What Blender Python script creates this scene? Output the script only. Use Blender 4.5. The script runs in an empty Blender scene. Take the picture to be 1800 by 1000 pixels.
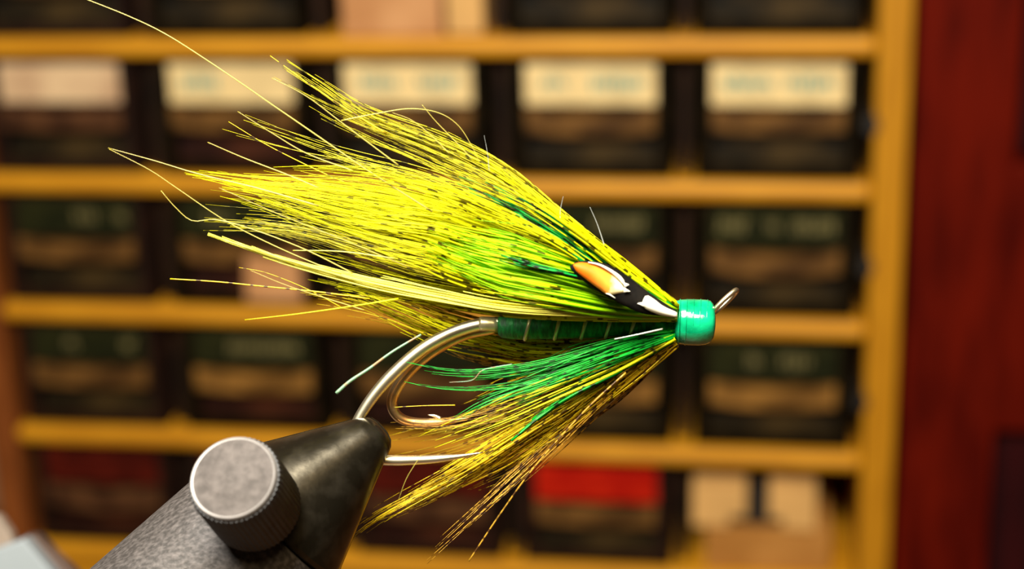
import bpy, bmesh, math, random
import numpy as np
from mathutils import Vector, Matrix

random.seed(7)
rng = np.random.default_rng(11)
S = bpy.context.scene
COL = S.collection

# ------------------------------------------------------------------ camera
ZS = 1.0                      # height of the upper visible shelf (desk top is at 0.75)
FPX = 3000.0                  # focal length in pixels of the 1800 px wide frame
CAM = np.array([-0.03300, -0.54744, ZS + 0.10203])
YAW, PITCH, ROLL = 0.15622, 0.31951, -0.02964
_F = np.array([-math.sin(YAW) * math.cos(PITCH), math.cos(YAW) * math.cos(PITCH), -math.sin(PITCH)])
_R = np.array([math.cos(YAW), math.sin(YAW), 0.0])
_U = np.cross(_R, _F)
_R, _U = math.cos(ROLL) * _R + math.sin(ROLL) * _U, math.cos(ROLL) * _U - math.sin(ROLL) * _R
D0 = 0.18                     # distance of the fly from the lens
cd = bpy.data.cameras.new('camera')
cam = bpy.data.objects.new('camera', cd)
COL.objects.link(cam)
cam.matrix_world = Matrix(((_R[0], _U[0], -_F[0], CAM[0]), (_R[1], _U[1], -_F[1], CAM[1]),
                           (_R[2], _U[2], -_F[2], CAM[2]), (0, 0, 0, 1)))
cd.sensor_width = 36.0
cd.lens = 36.0 * FPX / 1800.0
cd.clip_start = 0.01
cd.clip_end = 20
cd.dof.use_dof = True
cd.dof.focus_distance = D0 - 0.001
cd.dof.aperture_fstop = 17.5
S.camera = cam


def at(x, y, dz=0.0):
    """photo pixel at depth D0+dz metres from the lens -> world point(s)"""
    x, y, dz = np.asarray(x, float), np.asarray(y, float), np.asarray(dz, float)
    d = D0 + dz
    return (CAM + d[..., None] * _F + ((x - 900) / FPX * d)[..., None] * _R
            - ((y - 500) / FPX * d)[..., None] * _U)


# ------------------------------------------------------------------ light
w = bpy.data.worlds.new('world')
S.world = w
w.use_nodes = True
w.node_tree.nodes['Background'].inputs[0].default_value = (1.0, 0.66, 0.38, 1)
w.node_tree.nodes['Background'].inputs[1].default_value = 0.05


def area(name, loc, target, size, power, col, shape='DISK'):
    l = bpy.data.lights.new(name, 'AREA')
    l.shape = shape
    l.size = size
    l.energy = power
    l.color = col
    o = bpy.data.objects.new(name, l)
    COL.objects.link(o)
    o.location = loc
    o.rotation_euler = (Vector(target) - Vector(loc)).to_track_quat('-Z', 'Y').to_euler()
    return o


FLY = at(850, 500)
area('tying_lamp', Vector(FLY) + Vector((-0.04, -0.125, 0.235)), FLY, 0.15, 4.2, (1.0, 0.96, 0.86))
area('room_lamp', (0.15, -0.95, 1.75), (-0.05, 0, 0.95), 0.30, 6.0, (1.0, 0.75, 0.40))
S.view_settings.view_transform = 'Standard'
S.view_settings.look = 'None'
S.view_settings.exposure = 0.0
S.view_settings.gamma = 1.0
S.view_settings.use_curve_mapping = False


# ------------------------------------------------------------------ materials
def new_mat(name):
    m = bpy.data.materials.new(name)
    m.use_nodes = True
    nt = m.node_tree
    return m, nt, nt.nodes['Principled BSDF']


def plain(name, c, rough=0.5, metal=0.0, var=0.25, scale=200.0, bump=0.0, stretch=(1, 1, 1), c2=None, spec=0.5,
          trans=0.0, detail=4.0, lo=0.35, hi=0.65, coat=0.0):
    """principled surface with noise colour variation and fine relief"""
    m, nt, b = new_mat(name)
    N, L = nt.nodes, nt.links
    tc = N.new('ShaderNodeTexCoord')
    mp = N.new('ShaderNodeMapping')
    mp.inputs['Scale'].default_value = stretch
    L.new(tc.outputs['Object'], mp.inputs['Vector'])
    nz = N.new('ShaderNodeTexNoise')
    nz.inputs['Scale'].default_value = scale
    nz.inputs['Detail'].default_value = detail
    L.new(mp.outputs['Vector'], nz.inputs['Vector'])
    rp = N.new('ShaderNodeValToRGB')
    rp.color_ramp.elements[0].position = lo
    rp.color_ramp.elements[1].position = hi
    if c2 is None:
        c2 = tuple(min(1, v * (1 + var)) for v in c)
        c1 = tuple(v * (1 - var) for v in c)
    else:
        c1 = c
    rp.color_ramp.elements[0].color = (*c1, 1)
    rp.color_ramp.elements[1].color = (*c2, 1)
    L.new(nz.outputs['Fac'], rp.inputs['Fac'])
    L.new(rp.outputs['Color'], b.inputs['Base Color'])
    b.inputs['Roughness'].default_value = rough
    b.inputs['Metallic'].default_value = metal
    b.inputs['Specular IOR Level'].default_value = spec
    b.inputs['Transmission Weight'].default_value = trans
    b.inputs['Coat Weight'].default_value = coat
    if bump:
        bp = N.new('ShaderNodeBump')
        bp.inputs['Strength'].default_value = bump
        bp.inputs['Distance'].default_value = 0.0005
        L.new(nz.outputs['Fac'], bp.inputs['Height'])
        L.new(bp.outputs['Normal'], b.inputs['Normal'])
    return m


def fibre_mat(name, base, bar=None, freq=900.0, cut=0.56, soft=0.05, transl=0.40, gloss=0.03, hue=0.12):
    """feather barb: diffuse + translucent, dark barring along the barb's own length"""
    m = bpy.data.materials.new(name)
    m.use_nodes = True
    nt = m.node_tree
    N, L = nt.nodes, nt.links
    N.clear()
    out = N.new('ShaderNodeOutputMaterial')
    a_len = N.new('ShaderNodeAttribute')
    a_len.attribute_name = 'along'
    a_rnd = N.new('ShaderNodeAttribute')
    a_rnd.attribute_name = 'rnd'
    # per-barb tint
    tint = N.new('ShaderNodeValToRGB')
    c = base
    tint.color_ramp.elements[0].color = (c[0] * (1 - hue * 1.6), c[1] * (1 - hue * 1.6), c[2] * (1 - hue), 1)
    tint.color_ramp.elements[1].color = (min(1, c[0] * (1 + hue)), min(1, c[1] * (1 + hue)), min(1, c[2] * (1 + hue) + 0.01), 1)
    L.new(a_rnd.outputs['Fac'], tint.inputs['Fac'])
    colour = tint.outputs['Color']
    if bar is not None:
        mul = N.new('ShaderNodeMath'); mul.operation = 'MULTIPLY'
        mul.inputs[1].default_value = freq
        L.new(a_len.outputs['Fac'], mul.inputs[0])
        off = N.new('ShaderNodeMath'); off.operation = 'MULTIPLY_ADD'
        off.inputs[1].default_value = 173.0
        L.new(a_rnd.outputs['Fac'], off.inputs[0])
        L.new(mul.outputs[0], off.inputs[2])
        nz = N.new('ShaderNodeTexNoise')
        nz.noise_dimensions = '1D'
        nz.inputs['Detail'].default_value = 1.0
        nz.inputs['Scale'].default_value = 1.0
        L.new(off.outputs[0], nz.inputs['W'])
        rp = N.new('ShaderNodeMapRange')
        rp.inputs['From Min'].default_value = cut - soft
        rp.inputs['From Max'].default_value = cut + soft
        L.new(nz.outputs['Fac'], rp.inputs['Value'])
        mx = N.new('ShaderNodeMix'); mx.data_type = 'RGBA'
        L.new(rp.outputs['Result'], mx.inputs['Factor'])
        L.new(colour, mx.inputs[6])
        mx.inputs[7].default_value = (*bar, 1)
        colour = mx.outputs[2]
    df = N.new('ShaderNodeBsdfDiffuse')
    tr = N.new('ShaderNodeBsdfTranslucent')
    gl = N.new('ShaderNodeBsdfGlossy')
    gl.inputs['Roughness'].default_value = 0.35
    gl.inputs['Color'].default_value = (1, 1, 0.9, 1)
    L.new(colour, df.inputs['Color'])
    L.new(colour, tr.inputs['Color'])
    m1 = N.new('ShaderNodeMixShader'); m1.inputs[0].default_value = transl
    L.new(df.outputs[0], m1.inputs[1]); L.new(tr.outputs[0], m1.inputs[2])
    m2 = N.new('ShaderNodeMixShader'); m2.inputs[0].default_value = gloss
    L.new(m1.outputs[0], m2.inputs[1]); L.new(gl.outputs[0], m2.inputs[2])
    L.new(m2.outputs[0], out.inputs['Surface'])
    return m


M = {}
M['wood'] = plain('honey_wood', (0.52, 0.22, 0.006), 0.5, scale=40, stretch=(1, 8, 8), c2=(0.68, 0.315, 0.012), bump=0.15, spec=0.3)
M['wood_v'] = plain('honey_wood_upright', (0.40, 0.17, 0.004), 0.5, scale=40, stretch=(8, 8, 1), c2=(0.50, 0.225, 0.007), bump=0.15, spec=0.3)
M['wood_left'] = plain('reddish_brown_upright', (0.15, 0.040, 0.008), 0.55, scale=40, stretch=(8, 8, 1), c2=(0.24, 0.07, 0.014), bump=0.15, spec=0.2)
M['divider'] = plain('brown_divider_wood', (0.016, 0.006, 0.002), 0.7, scale=60, var=0.5, spec=0.2)
M['rackback'] = plain('dark_back_board', (0.012, 0.008, 0.005), 0.8, scale=50)
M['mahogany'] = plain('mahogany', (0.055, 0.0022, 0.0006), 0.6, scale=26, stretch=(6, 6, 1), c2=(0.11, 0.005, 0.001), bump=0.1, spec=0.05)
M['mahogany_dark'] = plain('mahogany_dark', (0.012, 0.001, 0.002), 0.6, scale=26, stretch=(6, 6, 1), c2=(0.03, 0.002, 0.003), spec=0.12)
M['drawer'] = plain('black_plastic_drawer', (0.006, 0.0035, 0.0010), 0.7, scale=150, var=0.5, spec=0.05)
M['drawer_brown'] = plain('dark_brown_drawer', (0.012, 0.004, 0.002), 0.6, scale=120, var=0.5, spec=0.15)
M['cream'] = plain('cream_paper_label', (0.78, 0.60, 0.29), 0.8, scale=120, var=0.1)
M['pink_cream'] = plain('pinkish_paper_label', (0.50, 0.32, 0.19), 0.8, scale=70, c2=(0.75, 0.55, 0.33))
M['greenlab'] = plain('dark_green_label', (0.006, 0.008, 0.001), 0.8, scale=90, c2=(0.017, 0.018, 0.003), spec=0.15)
M['redlab'] = plain('bright_red_label', (0.34, 0.005, 0.001), 0.7, scale=120, c2=(0.46, 0.013, 0.002), spec=0.1)
M['darkred'] = plain('dull_red_label', (0.045, 0.003, 0.001), 0.8, scale=120, c2=(0.085, 0.006, 0.002), spec=0.1)
M['ink_blue'] = plain('blue_green_ink', (0.20, 0.36, 0.29), 0.8, scale=300, var=0.2)
M['ink_pale'] = plain('pale_yellow_print', (0.13, 0.11, 0.035), 0.8, scale=300, var=0.2)
M['tan'] = plain('tan_wood_pull', (0.045, 0.019, 0.004), 0.6, scale=110, stretch=(1, 1.6, 1.6), c2=(0.17, 0.080, 0.018), spec=0.2)
M['tan_pale'] = plain('pale_tan_pull', (0.10, 0.045, 0.008), 0.6, scale=110, stretch=(1, 1.6, 1.6), c2=(0.29, 0.14, 0.028), spec=0.2)
M['tan_dull'] = plain('dull_brown_pull', (0.03, 0.010, 0.004), 0.6, scale=90, stretch=(1, 1.6, 1.6), c2=(0.11, 0.045, 0.016), spec=0.2)
M['contents'] = plain('brown_contents', (0.006, 0.004, 0.001), 0.6, spec=0.2, scale=75, c2=(0.06, 0.035, 0.009), lo=0.4, hi=0.75)
M['contents_red'] = plain('red_brown_contents', (0.012, 0.002, 0.001), 0.6, spec=0.2, scale=75, c2=(0.07, 0.018, 0.006), lo=0.4, hi=0.75)
M['carton'] = plain('tan_cardboard', (0.36, 0.15, 0.022), 0.75, scale=45, c2=(0.48, 0.22, 0.045))
M['carton_peach'] = plain('peach_card', (0.46, 0.21, 0.075), 0.75, scale=45, c2=(0.60, 0.31, 0.13))
M['carton_cream'] = plain('cream_card', (0.62, 0.36, 0.12), 0.75, scale=45, var=0.1)
M['black'] = plain('matt_black', (0.008, 0.006, 0.005), 0.6, scale=100)
M['bluegrey'] = plain('pale_blue_plastic', (0.20, 0.23, 0.25), 0.6, scale=60, var=0.06)
M['taupe'] = plain('taupe_card', (0.07, 0.04, 0.028), 0.6, scale=120, var=0.25)
M['paleplastic'] = plain('pale_cream_plastic', (0.22, 0.17, 0.13), 0.6, scale=60, var=0.15)
M['desk'] = plain('brown_desk_wood', (0.16, 0.07, 0.025), 0.45, scale=20, stretch=(1, 8, 8), var=0.3)
M['floor'] = plain('dark_floor', (0.10, 0.06, 0.035), 0.5, scale=6, var=0.3)
M['plaster'] = plain('warm_plaster', (0.30, 0.18, 0.10), 0.85, scale=12, var=0.1)
M['jaw'] = plain('blackened_steel', (0.030, 0.025, 0.016), 0.27, metal=0.85, scale=420, c2=(0.085, 0.073, 0.052), bump=0.08, lo=0.45, hi=0.8)
M['barrel'] = plain('scratched_grey_steel', (0.030, 0.026, 0.024), 0.6, metal=0.2, scale=1500, c2=(0.115, 0.10, 0.095), bump=0.25, lo=0.40, hi=0.85, detail=8, spec=0.3, stretch=(1, 2.2, 1))
M['knobside'] = plain('black_knurled_knob', (0.010, 0.009, 0.009), 0.5, scale=600, var=0.5, bump=0.3)
M['knobface'] = plain('brushed_aluminium', (0.075, 0.065, 0.060), 0.7, metal=0.0, scale=900, var=0.25, bump=0.25, spec=0.12)
M['knobrim'] = plain('bright_aluminium_edge', (0.17, 0.155, 0.145), 0.45, metal=0.3, scale=600, var=0.1)
M['hook'] = plain('bright_silver_gold_wire', (0.95, 0.83, 0.48), 0.33, metal=1.0, scale=500, c2=(0.98, 0.92, 0.72))
M['hook_bronze'] = plain('bronze_wire', (0.75, 0.38, 0.12), 0.33, metal=1.0, scale=500, c2=(0.9, 0.65, 0.35))
M['tinsel'] = plain('gold_tinsel', (0.62, 0.52, 0.26), 0.35, metal=0.7, scale=500, c2=(0.8, 0.74, 0.5))
M['floss'] = plain('green_floss', (0.002, 0.075, 0.014), 0.55, scale=900, c2=(0.010, 0.27, 0.05), bump=0.5, stretch=(3, 1, 1))
M['varnish'] = plain('green_varnished_thread', (0.0, 0.19, 0.075), 0.16, scale=550, c2=(0.004, 0.42, 0.18), bump=0.25, coat=0.6, lo=0.3, hi=0.7)
M['vane'] = plain('black_feather_vane', (0.004, 0.003, 0.002), 0.8, spec=0.1, scale=900, var=0.5)
M['white_enamel'] = plain('white_feather_enamel', (0.80, 0.76, 0.60), 0.35, scale=700, var=0.08)

YEL = (0.86, 0.85, 0.001)
BARK = (0.13, 0.12, 0.002)
M['yellow'] = fibre_mat('yellow_barred_barb', YEL, BARK, 700, 0.67, 0.05, transl=0.5, gloss=0.015)
M['yellow_spot'] = fibre_mat('yellow_spotted_barb', YEL, (0.09, 0.075, 0.002), 620, 0.645, 0.04, transl=0.45, gloss=0.015)
M['yellow_plain'] = fibre_mat('yellow_plain_barb', (0.88, 0.87, 0.002), transl=0.5, gloss=0.015)
M['yellow_olive'] = fibre_mat('dull_yellow_barred_barb', (0.64, 0.57, 0.008), (0.09, 0.08, 0.002), 700, 0.60, 0.05, transl=0.4, hue=0.25)
M['gold'] = fibre_mat('golden_barred_barb', (0.90, 0.70, 0.008), (0.12, 0.06, 0.003), 850, 0.61, 0.05, transl=0.45)
M['amber'] = fibre_mat('amber_barred_barb', (0.66, 0.38, 0.03), (0.09, 0.035, 0.006), 1000, 0.54, 0.05)
M['crest'] = fibre_mat('pale_yellow_crest', (0.92, 0.86, 0.10), None, gloss=0.06)
M['lime'] = fibre_mat('lime_green_barb', (0.46, 0.92, 0.0), hue=0.2, transl=0.5, gloss=0.015)
M['green'] = fibre_mat('green_barb', (0.004, 0.46, 0.025), (0.002, 0.05, 0.005), 700, 0.60, 0.06, gloss=0.025, hue=0.3)
M['green_bar'] = fibre_mat('green_black_barred_barb', (0.004, 0.34, 0.03), (0.003, 0.006, 0.003), 420, 0.52, 0.04, hue=0.2)
M['pale_hair'] = fibre_mat('pale_straw_hair', (0.62, 0.52, 0.08), None, gloss=0.05)
M['grey_hair'] = fibre_mat('pale_grey_hair', (0.40, 0.42, 0.38), None, gloss=0.12)
M['tip_green'] = fibre_mat('pale_green_barb', (0.30, 0.52, 0.32), (0.45, 0.30, 0.16), 700, 0.54, 0.05)


# jungle cock nail: pigment runs from orange at the tip to cream at the base
def nail_mat():
    m, nt, b = new_mat('orange_cream_feather_enamel')
    N, L = nt.nodes, nt.links
    a = N.new('ShaderNodeAttribute'); a.attribute_name = 'along'
    nz = N.new('ShaderNodeTexNoise'); nz.inputs['Scale'].default_value = 900
    tc = N.new('ShaderNodeTexCoord'); L.new(tc.outputs['Object'], nz.inputs['Vector'])
    ad = N.new('ShaderNodeMath'); ad.operation = 'MULTIPLY_ADD'; ad.inputs[1].default_value = 0.3
    L.new(nz.outputs['Fac'], ad.inputs[0]); L.new(a.outputs['Fac'], ad.inputs[2])
    rp = N.new('ShaderNodeValToRGB')
    e = rp.color_ramp.elements
    e[0].position = 0.42; e[0].color = (0.72, 0.13, 0.003, 1)
    e[1].position = 1.0; e[1].color = (0.85, 0.74, 0.40, 1)
    k = e.new(0.88); k.color = (0.78, 0.30, 0.03, 1)
    L.new(ad.outputs[0], rp.inputs['Fac'])
    L.new(rp.outputs['Color'], b.inputs['Base Color'])
    b.inputs['Roughness'].default_value = 0.6
    b.inputs['Specular IOR Level'].default_value = 0.2
    return m


M['nail'] = nail_mat()

# ------------------------------------------------------------------ builders
ORG = {}


def tag(o, label=None, cat=None, group=None, kind=None):
    if label: o['label'] = label
    if cat: o['category'] = cat
    if group: o['group'] = group
    if kind: o['kind'] = kind
    return o


def thing(name, loc, label, cat, group=None):
    o = bpy.data.objects.new(name, None)
    o.empty_display_size = 0.01
    COL.objects.link(o)
    o.location = loc
    ORG[o.name] = np.array(loc, float)
    return tag(o, label, cat, group)


def mesh(name, verts, faces, mat, parent=None, smooth=False, loc=None, attrs=None, kind=None, bevel=0.0):
    """world-space verts -> ONE object, stored relative to its thing's origin"""
    v = np.asarray(verts, float).reshape(-1, 3)
    if parent is not None:
        org = ORG[parent.name]
    else:
        org = np.array(loc if loc is not None else (0, 0, 0), float)
    me = bpy.data.meshes.new(name)
    me.from_pydata((v - org).tolist(), [], [tuple(int(i) for i in f) for f in faces])
    me.materials.append(M[mat] if isinstance(mat, str) else mat)
    if attrs:
        for k, vals in attrs.items():
            a = me.attributes.new(k, 'FLOAT', 'POINT')
            a.data.foreach_set('value', np.asarray(vals, np.float32))
    bm = bmesh.new()
    bm.from_mesh(me)
    if not attrs:
        bmesh.ops.recalc_face_normals(bm, faces=bm.faces)
    if bevel:
        bmesh.ops.bevel(bm, geom=[e for e in bm.edges if e.is_manifold and e.calc_face_angle(0) > 0.5], offset=bevel,
                        segments=2, profile=0.5, affect='EDGES')
    bm.to_mesh(me)
    bm.free()
    if smooth:
        me.polygons.foreach_set('use_smooth', [True] * len(me.polygons))
    me.update()
    o = bpy.data.objects.new(name, me)
    COL.objects.link(o)
    if parent is not None:
        o.parent = parent
    else:
        o.location = org
    ORG[o.name] = org
    if kind: o['kind'] = kind
    return o


def boxv(x0, x1, y0, y1, z0, z1):
    v = [(x, y, z) for x in (x0, x1) for y in (y0, y1) for z in (z0, z1)]
    f = [(0, 1, 3, 2), (4, 6, 7, 5), (0, 4, 5, 1), (2, 3, 7, 6), (0, 2, 6, 4), (1, 5, 7, 3)]
    return v, f


def box(name, b, mat, parent=None, bevel=0.0, loc=None, kind=None):
    v, f = boxv(*b)
    return mesh(name, v, f, mat, parent, bevel=bevel, loc=loc, kind=kind)


def boxes(name, bs, mat, parent=None, **kw):
    V, Fc = [], []
    for b in bs:
        v, f = boxv(*b)
        n = len(V)
        V += v
        Fc += [tuple(i + n for i in q) for q in f]
    return mesh(name, V, Fc, mat, parent, **kw)


def prism(name, poly, mat, parent, y0, y1, **kw):
    """polygon in world X/Z extruded along Y"""
    n = len(poly)
    V = [(x, y0, z) for x, z in poly] + [(x, y1, z) for x, z in poly]
    Fc = [tuple(range(n)), tuple(range(2 * n - 1, n - 1, -1))] + [(i, (i + 1) % n, n + (i + 1) % n, n + i) for i in range(n)]
    return mesh(name, V, Fc, mat, parent, **kw)


def spline(pts, n):
    """Catmull-Rom resample, uniform in arc length"""
    p = np.asarray(pts, float)
    if p.shape[1] == 2:
        p = np.c_[p, np.zeros(len(p))]
    q = np.vstack([2 * p[0] - p[1], p, 2 * p[-1] - p[-2]])
    out = []
    for i in range(1, len(q) - 2):
        t = np.linspace(0, 1, 24, endpoint=False)[:, None]
        a, b, c, d = q[i - 1], q[i], q[i + 1], q[i + 2]
        out.append(0.5 * (2 * b + (c - a) * t + (2 * a - 5 * b + 4 * c - d) * t ** 2 + (3 * b - a - 3 * c + d) * t ** 3))
    out.append(p[-1:])
    out = np.vstack(out)
    sl = np.r_[0, np.cumsum(np.linalg.norm(np.diff(out[:, :2], axis=0), axis=1))]
    s = np.linspace(0, sl[-1], n)
    return np.stack([np.interp(s, sl, out[:, k]) for k in range(3)], 1)


def tubes(paths, radii, sides=3):
    """paths (F,K,3) world metres, radii (F,K) -> verts, faces, along, fibre index"""
    P = np.asarray(paths)
    Fn, K, _ = P.shape
    T = np.gradient(P, axis=1)
    T /= np.linalg.norm(T, axis=2, keepdims=True) + 1e-12
    A = np.cross(T, _F + 0 * T)
    A /= np.linalg.norm(A, axis=2, keepdims=True) + 1e-12
    B = np.cross(T, A)
    ang = np.arange(sides) / sides * 2 * math.pi + 0.5
    ring = (np.cos(ang)[:, None] * A[:, :, None, :] + np.sin(ang)[:, None] * B[:, :, None, :])
    V = P[:, :, None, :] + ring * np.asarray(radii)[:, :, None, None]
    seg = np.linalg.norm(np.diff(P, axis=1), axis=2)
    al = np.concatenate([np.zeros((Fn, 1)), np.cumsum(seg, 1)], 1)
    along = np.repeat(al[:, :, None], sides, 2).reshape(-1)
    fi = np.repeat(np.arange(Fn), K * sides)
    idx = np.arange(Fn * K * sides).reshape(Fn, K, sides)
    a = idx[:, :-1, :]
    b = idx[:, 1:, :]
    q = np.stack([a, np.roll(a, -1, 2), np.roll(b, -1, 2), b], -1).reshape(-1, 4)
    caps = [tuple(r) for r in idx[:, 0, ::-1]] + [tuple(r) for r in idx[:, -1, :]]
    return V.reshape(-1, 3), q.tolist() + caps, along, fi


def to_world(p):
    return at(p[..., 0], p[..., 1], p[..., 2])


def tube(name, pts, rad, mat, parent, n=48, sides=12, smooth=True):
    """single wire; pts in (px, py, depth), rad in metres (scalar or list along it)"""
    c = spline(pts, n)
    r = np.interp(np.linspace(0, 1, n), np.linspace(0, 1, len(rad)), rad) if np.ndim(rad) else np.full(n, rad)
    V, Fc, al, fi = tubes(to_world(c)[None], r[None], sides)
    return mesh(name, V, Fc, mat, parent, smooth=smooth)


PX = D0 / FPX        # one pixel at the fly, in metres


def lock(name, guide, n, mat, parent, w0=6, w1=30, d0=0.0008, d1=0.004, lmin=0.6, lmax=1.0, r0=1.9, r1=0.3, wig=5.0, w2=None,
         frizz=4.0, K=22, start=0.0, powr=0.9, clump=7.0, lpow=1.5, kind='stuff', label=None):
    """a lock of n separate barbs fanned about a guide curve"""
    rng = np.random.default_rng(int(abs(sum((i + 1) * (p[0] * 7 + p[1] * 13) for i, p in enumerate(guide)))) + n)
    c = spline(guide, 200)
    tan = np.gradient(c[:, :2], axis=0)
    tan /= np.linalg.norm(tan, axis=1, keepdims=True)
    nor = np.stack([-tan[:, 1], tan[:, 0]], 1)
    # barbs gather into small clumps that share a direction, reach and curl
    nc = max(2, int(n / clump))
    ci = rng.integers(0, nc, n)
    Lc = lmin + (lmax - lmin) * rng.random(nc) ** lpow
    L = np.clip(Lc[ci] + rng.normal(0, 0.07, n), 0.3, lmax)
    s0 = start * rng.random(n)
    t = s0[:, None] + (L - s0)[:, None] * np.linspace(0, 1, K)[None]
    ti = t * 199
    g = lambda arr: np.stack([np.interp(ti.ravel(), np.arange(200), arr[:, k]).reshape(ti.shape) for k in range(arr.shape[1])], -1)
    pos, nn, tt = g(c), g(nor), g(tan)
    uc = np.clip(rng.normal(0, 0.6, nc), -1.2, 1.2)
    vc = np.clip(rng.normal(0, 0.5, nc), -1.25, 1.25)
    du, dv = rng.normal(0, 0.42, (n, 1)), rng.normal(0, 0.35, (n, 1))
    prof = t ** powr
    tl0 = np.linspace(0, 1, K)[None]
    close = 1.0 - 0.75 * tl0 ** 1.5
    u = uc[ci][:, None] + du * close
    v = vc[ci][:, None] + dv * close
    wm = w1 if w2 is None else w2
    wid = np.interp(t, [0, 0.25, 0.6, 1.0], [w0, w0 + (w1 - w0) * 0.5, w1, wm])
    off = u * wid
    phc = rng.random((nc, 2)) * 6.283
    amc = rng.normal(0, 1, (nc, 2))
    ph = np.c_[phc[ci], rng.random((n, 2)) * 6.283]
    am = np.c_[amc[ci], rng.normal(0, 1, (n, 1))]
    off = off + wig * prof * (am[:, :1] * np.sin(3.0 * t + ph[:, :1]) + 0.5 * am[:, 1:2] * np.sin(7.5 * t + ph[:, 1:2]))
    off = off + wig * 0.35 * prof * rng.normal(0, 1, (n, 1)) * np.sin(5 * t + ph[:, 2:3])
    off = off + frizz * tl0 ** 3 * rng.normal(0, 1, (n, 1))
    dz = pos[..., 2] + v * (d0 + (d1 - d0) * prof) + 0.0004 * prof * am[:, 2:3] * np.sin(4 * t + ph[:, 3:4])
    p = np.stack([pos[..., 0] + nn[..., 0] * off, pos[..., 1] + nn[..., 1] * off, dz], -1)
    tl = np.linspace(0, 1, K)[None]
    rad = (r0 + (r1 - r0) * tl ** 1.3) * (0.75 + 0.5 * rng.random((n, 1))) * PX
    V, Fc, al, fi = tubes(to_world(p), rad, 3)
    rv = rng.random(n)
    o = mesh(name, V, Fc, mat, parent, smooth=True, attrs={'along': al, 'rnd': rv[fi]}, kind=kind)
    if label: o['label'] = label
    return o


def hair(name, pts, mat, parent, r0=1.5, r1=0.5, K=36, label=None):
    c = spline(pts, K)
    rad = np.linspace(r0, r1, K)[None] * PX
    V, Fc, al, fi = tubes(to_world(c)[None], rad, 4)
    o = mesh(name, V, Fc, mat, parent, smooth=True, attrs={'along': al, 'rnd': np.full(len(V), random.random())})
    if label: o['label'] = label
    return o


# ------------------------------------------------------------------ room and desk
ZT = 0.75
fl = mesh('floor', [(-2.2, -2.2, 0), (2.2, -2.2, 0), (2.2, 0.30, 0), (-2.2, 0.30, 0), (-2.2, -2.2, -.05), (2.2, -2.2, -.05), (2.2, .30, -.05), (-2.2, .30, -.05)],
          [(0, 1, 2, 3), (4, 7, 6, 5), (0, 4, 5, 1), (1, 5, 6, 2), (2, 6, 7, 3), (3, 7, 4, 0)], 'floor')
tag(fl, kind='structure')
wb = box('wall_back', (-2.2, 2.2, 0.155, 0.25, 0, 2.6), 'plaster')
tag(wb, kind='structure')
# red-brown boarding to the right of the rack
XB = 0.0122
zb0, zb1 = ZT + 0.002, 2.2


def X_at(px, y, Y):
    """world X where the photo ray through (px,y) meets the plane Y"""
    d = at(px, y) - CAM
    k = (Y - CAM[1]) / d[1]
    return (CAM + d * k)[0], (CAM + d * k)[2]


YB = 0.004
xs, _ = X_at(1779, 290, YB)
_, zt1 = X_at(1790, 290, YB)
_, zt2 = X_at(1790, 760, YB)
xl, _ = X_at(1745, 880, YB)
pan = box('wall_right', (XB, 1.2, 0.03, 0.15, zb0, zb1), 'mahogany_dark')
tag(pan, kind='structure')
box('board', (XB + 0.0005, xl - 0.0008, YB, 0.03, zb0, zb1), 'mahogany', pan, bevel=0.001)
box('board', (xl, xs - 0.0008, YB, 0.03, zt2, zb1), 'mahogany', pan, bevel=0.001)
box('board', (xs, xs + 0.06, YB, 0.03, zt2, zt1), 'mahogany', pan, bevel=0.001)
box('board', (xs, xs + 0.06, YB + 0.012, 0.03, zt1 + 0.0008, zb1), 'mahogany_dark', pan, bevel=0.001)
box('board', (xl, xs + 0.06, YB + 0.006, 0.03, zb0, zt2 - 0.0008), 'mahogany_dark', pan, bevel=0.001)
for i in range(6):
    x0 = xs + 0.061 + i * 0.09
    box('board', (x0, x0 + 0.089, YB, 0.03, zb0, zb1), 'mahogany', pan, bevel=0.001)

desk = thing('desk', (-0.1, -0.28, 0.0), 'brown wooden desk carrying the drawer rack and the vise', 'desk')
box('desk_top', (-1.0, 0.9, -0.75, 0.15, ZT - 0.03, ZT), 'desk', desk, bevel=0.002)
for x in (-0.95, 0.80):
    for y in (-0.70, 0.06):
        box('leg', (x, x + 0.05, y, y + 0.05, 0.0, ZT - 0.03), 'desk', desk)

# ------------------------------------------------------------------ drawer rack
XL, XR, SW = -0.30677, 0.0003, 0.0106
PIT, TH = 0.048, 0.0064
NC = 5
CW = (XR - XL) / NC
DEP = 0.13
rack = thing('drawer_rack', ((XL + XR) / 2, DEP / 2, ZT), 'honey-coloured wooden rack of shelves filled with small dark drawers', 'rack')
TOPK, BOTK = -1, 5
ztop = ZS - TOPK * PIT + TH / 2
box('stile', (XR, XR + SW, 0, DEP, ZT, ztop), 'wood_v', rack, bevel=0.0008)
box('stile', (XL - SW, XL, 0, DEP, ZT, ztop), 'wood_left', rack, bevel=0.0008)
for k in range(TOPK, BOTK):
    z = ZS - k * PIT
    box('shelf', (XL, XR, 0.0003, DEP, z - TH / 2, z + TH / 2), 'wood', rack, bevel=0.0024)
box('plinth', (XL, XR, 0.006, DEP, ZT, ZS - (BOTK - 1) * PIT - TH / 2 - 0.0005), 'wood', rack)
box('back_panel', (XL, XR, DEP - 0.004, DEP - 0.001, ZT, ztop), 'rackback', rack)
for k in range(TOPK, BOTK - 1):
    z1 = ZS - k * PIT - TH / 2
    z0 = ZS - (k + 1) * PIT + TH / 2
    for c in range(1, NC):
        x = XL + c * CW
        box('divider', (x - 0.0016, x + 0.0016, 0.010, DEP - 0.005, z0, z1), 'divider', rack)
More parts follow.
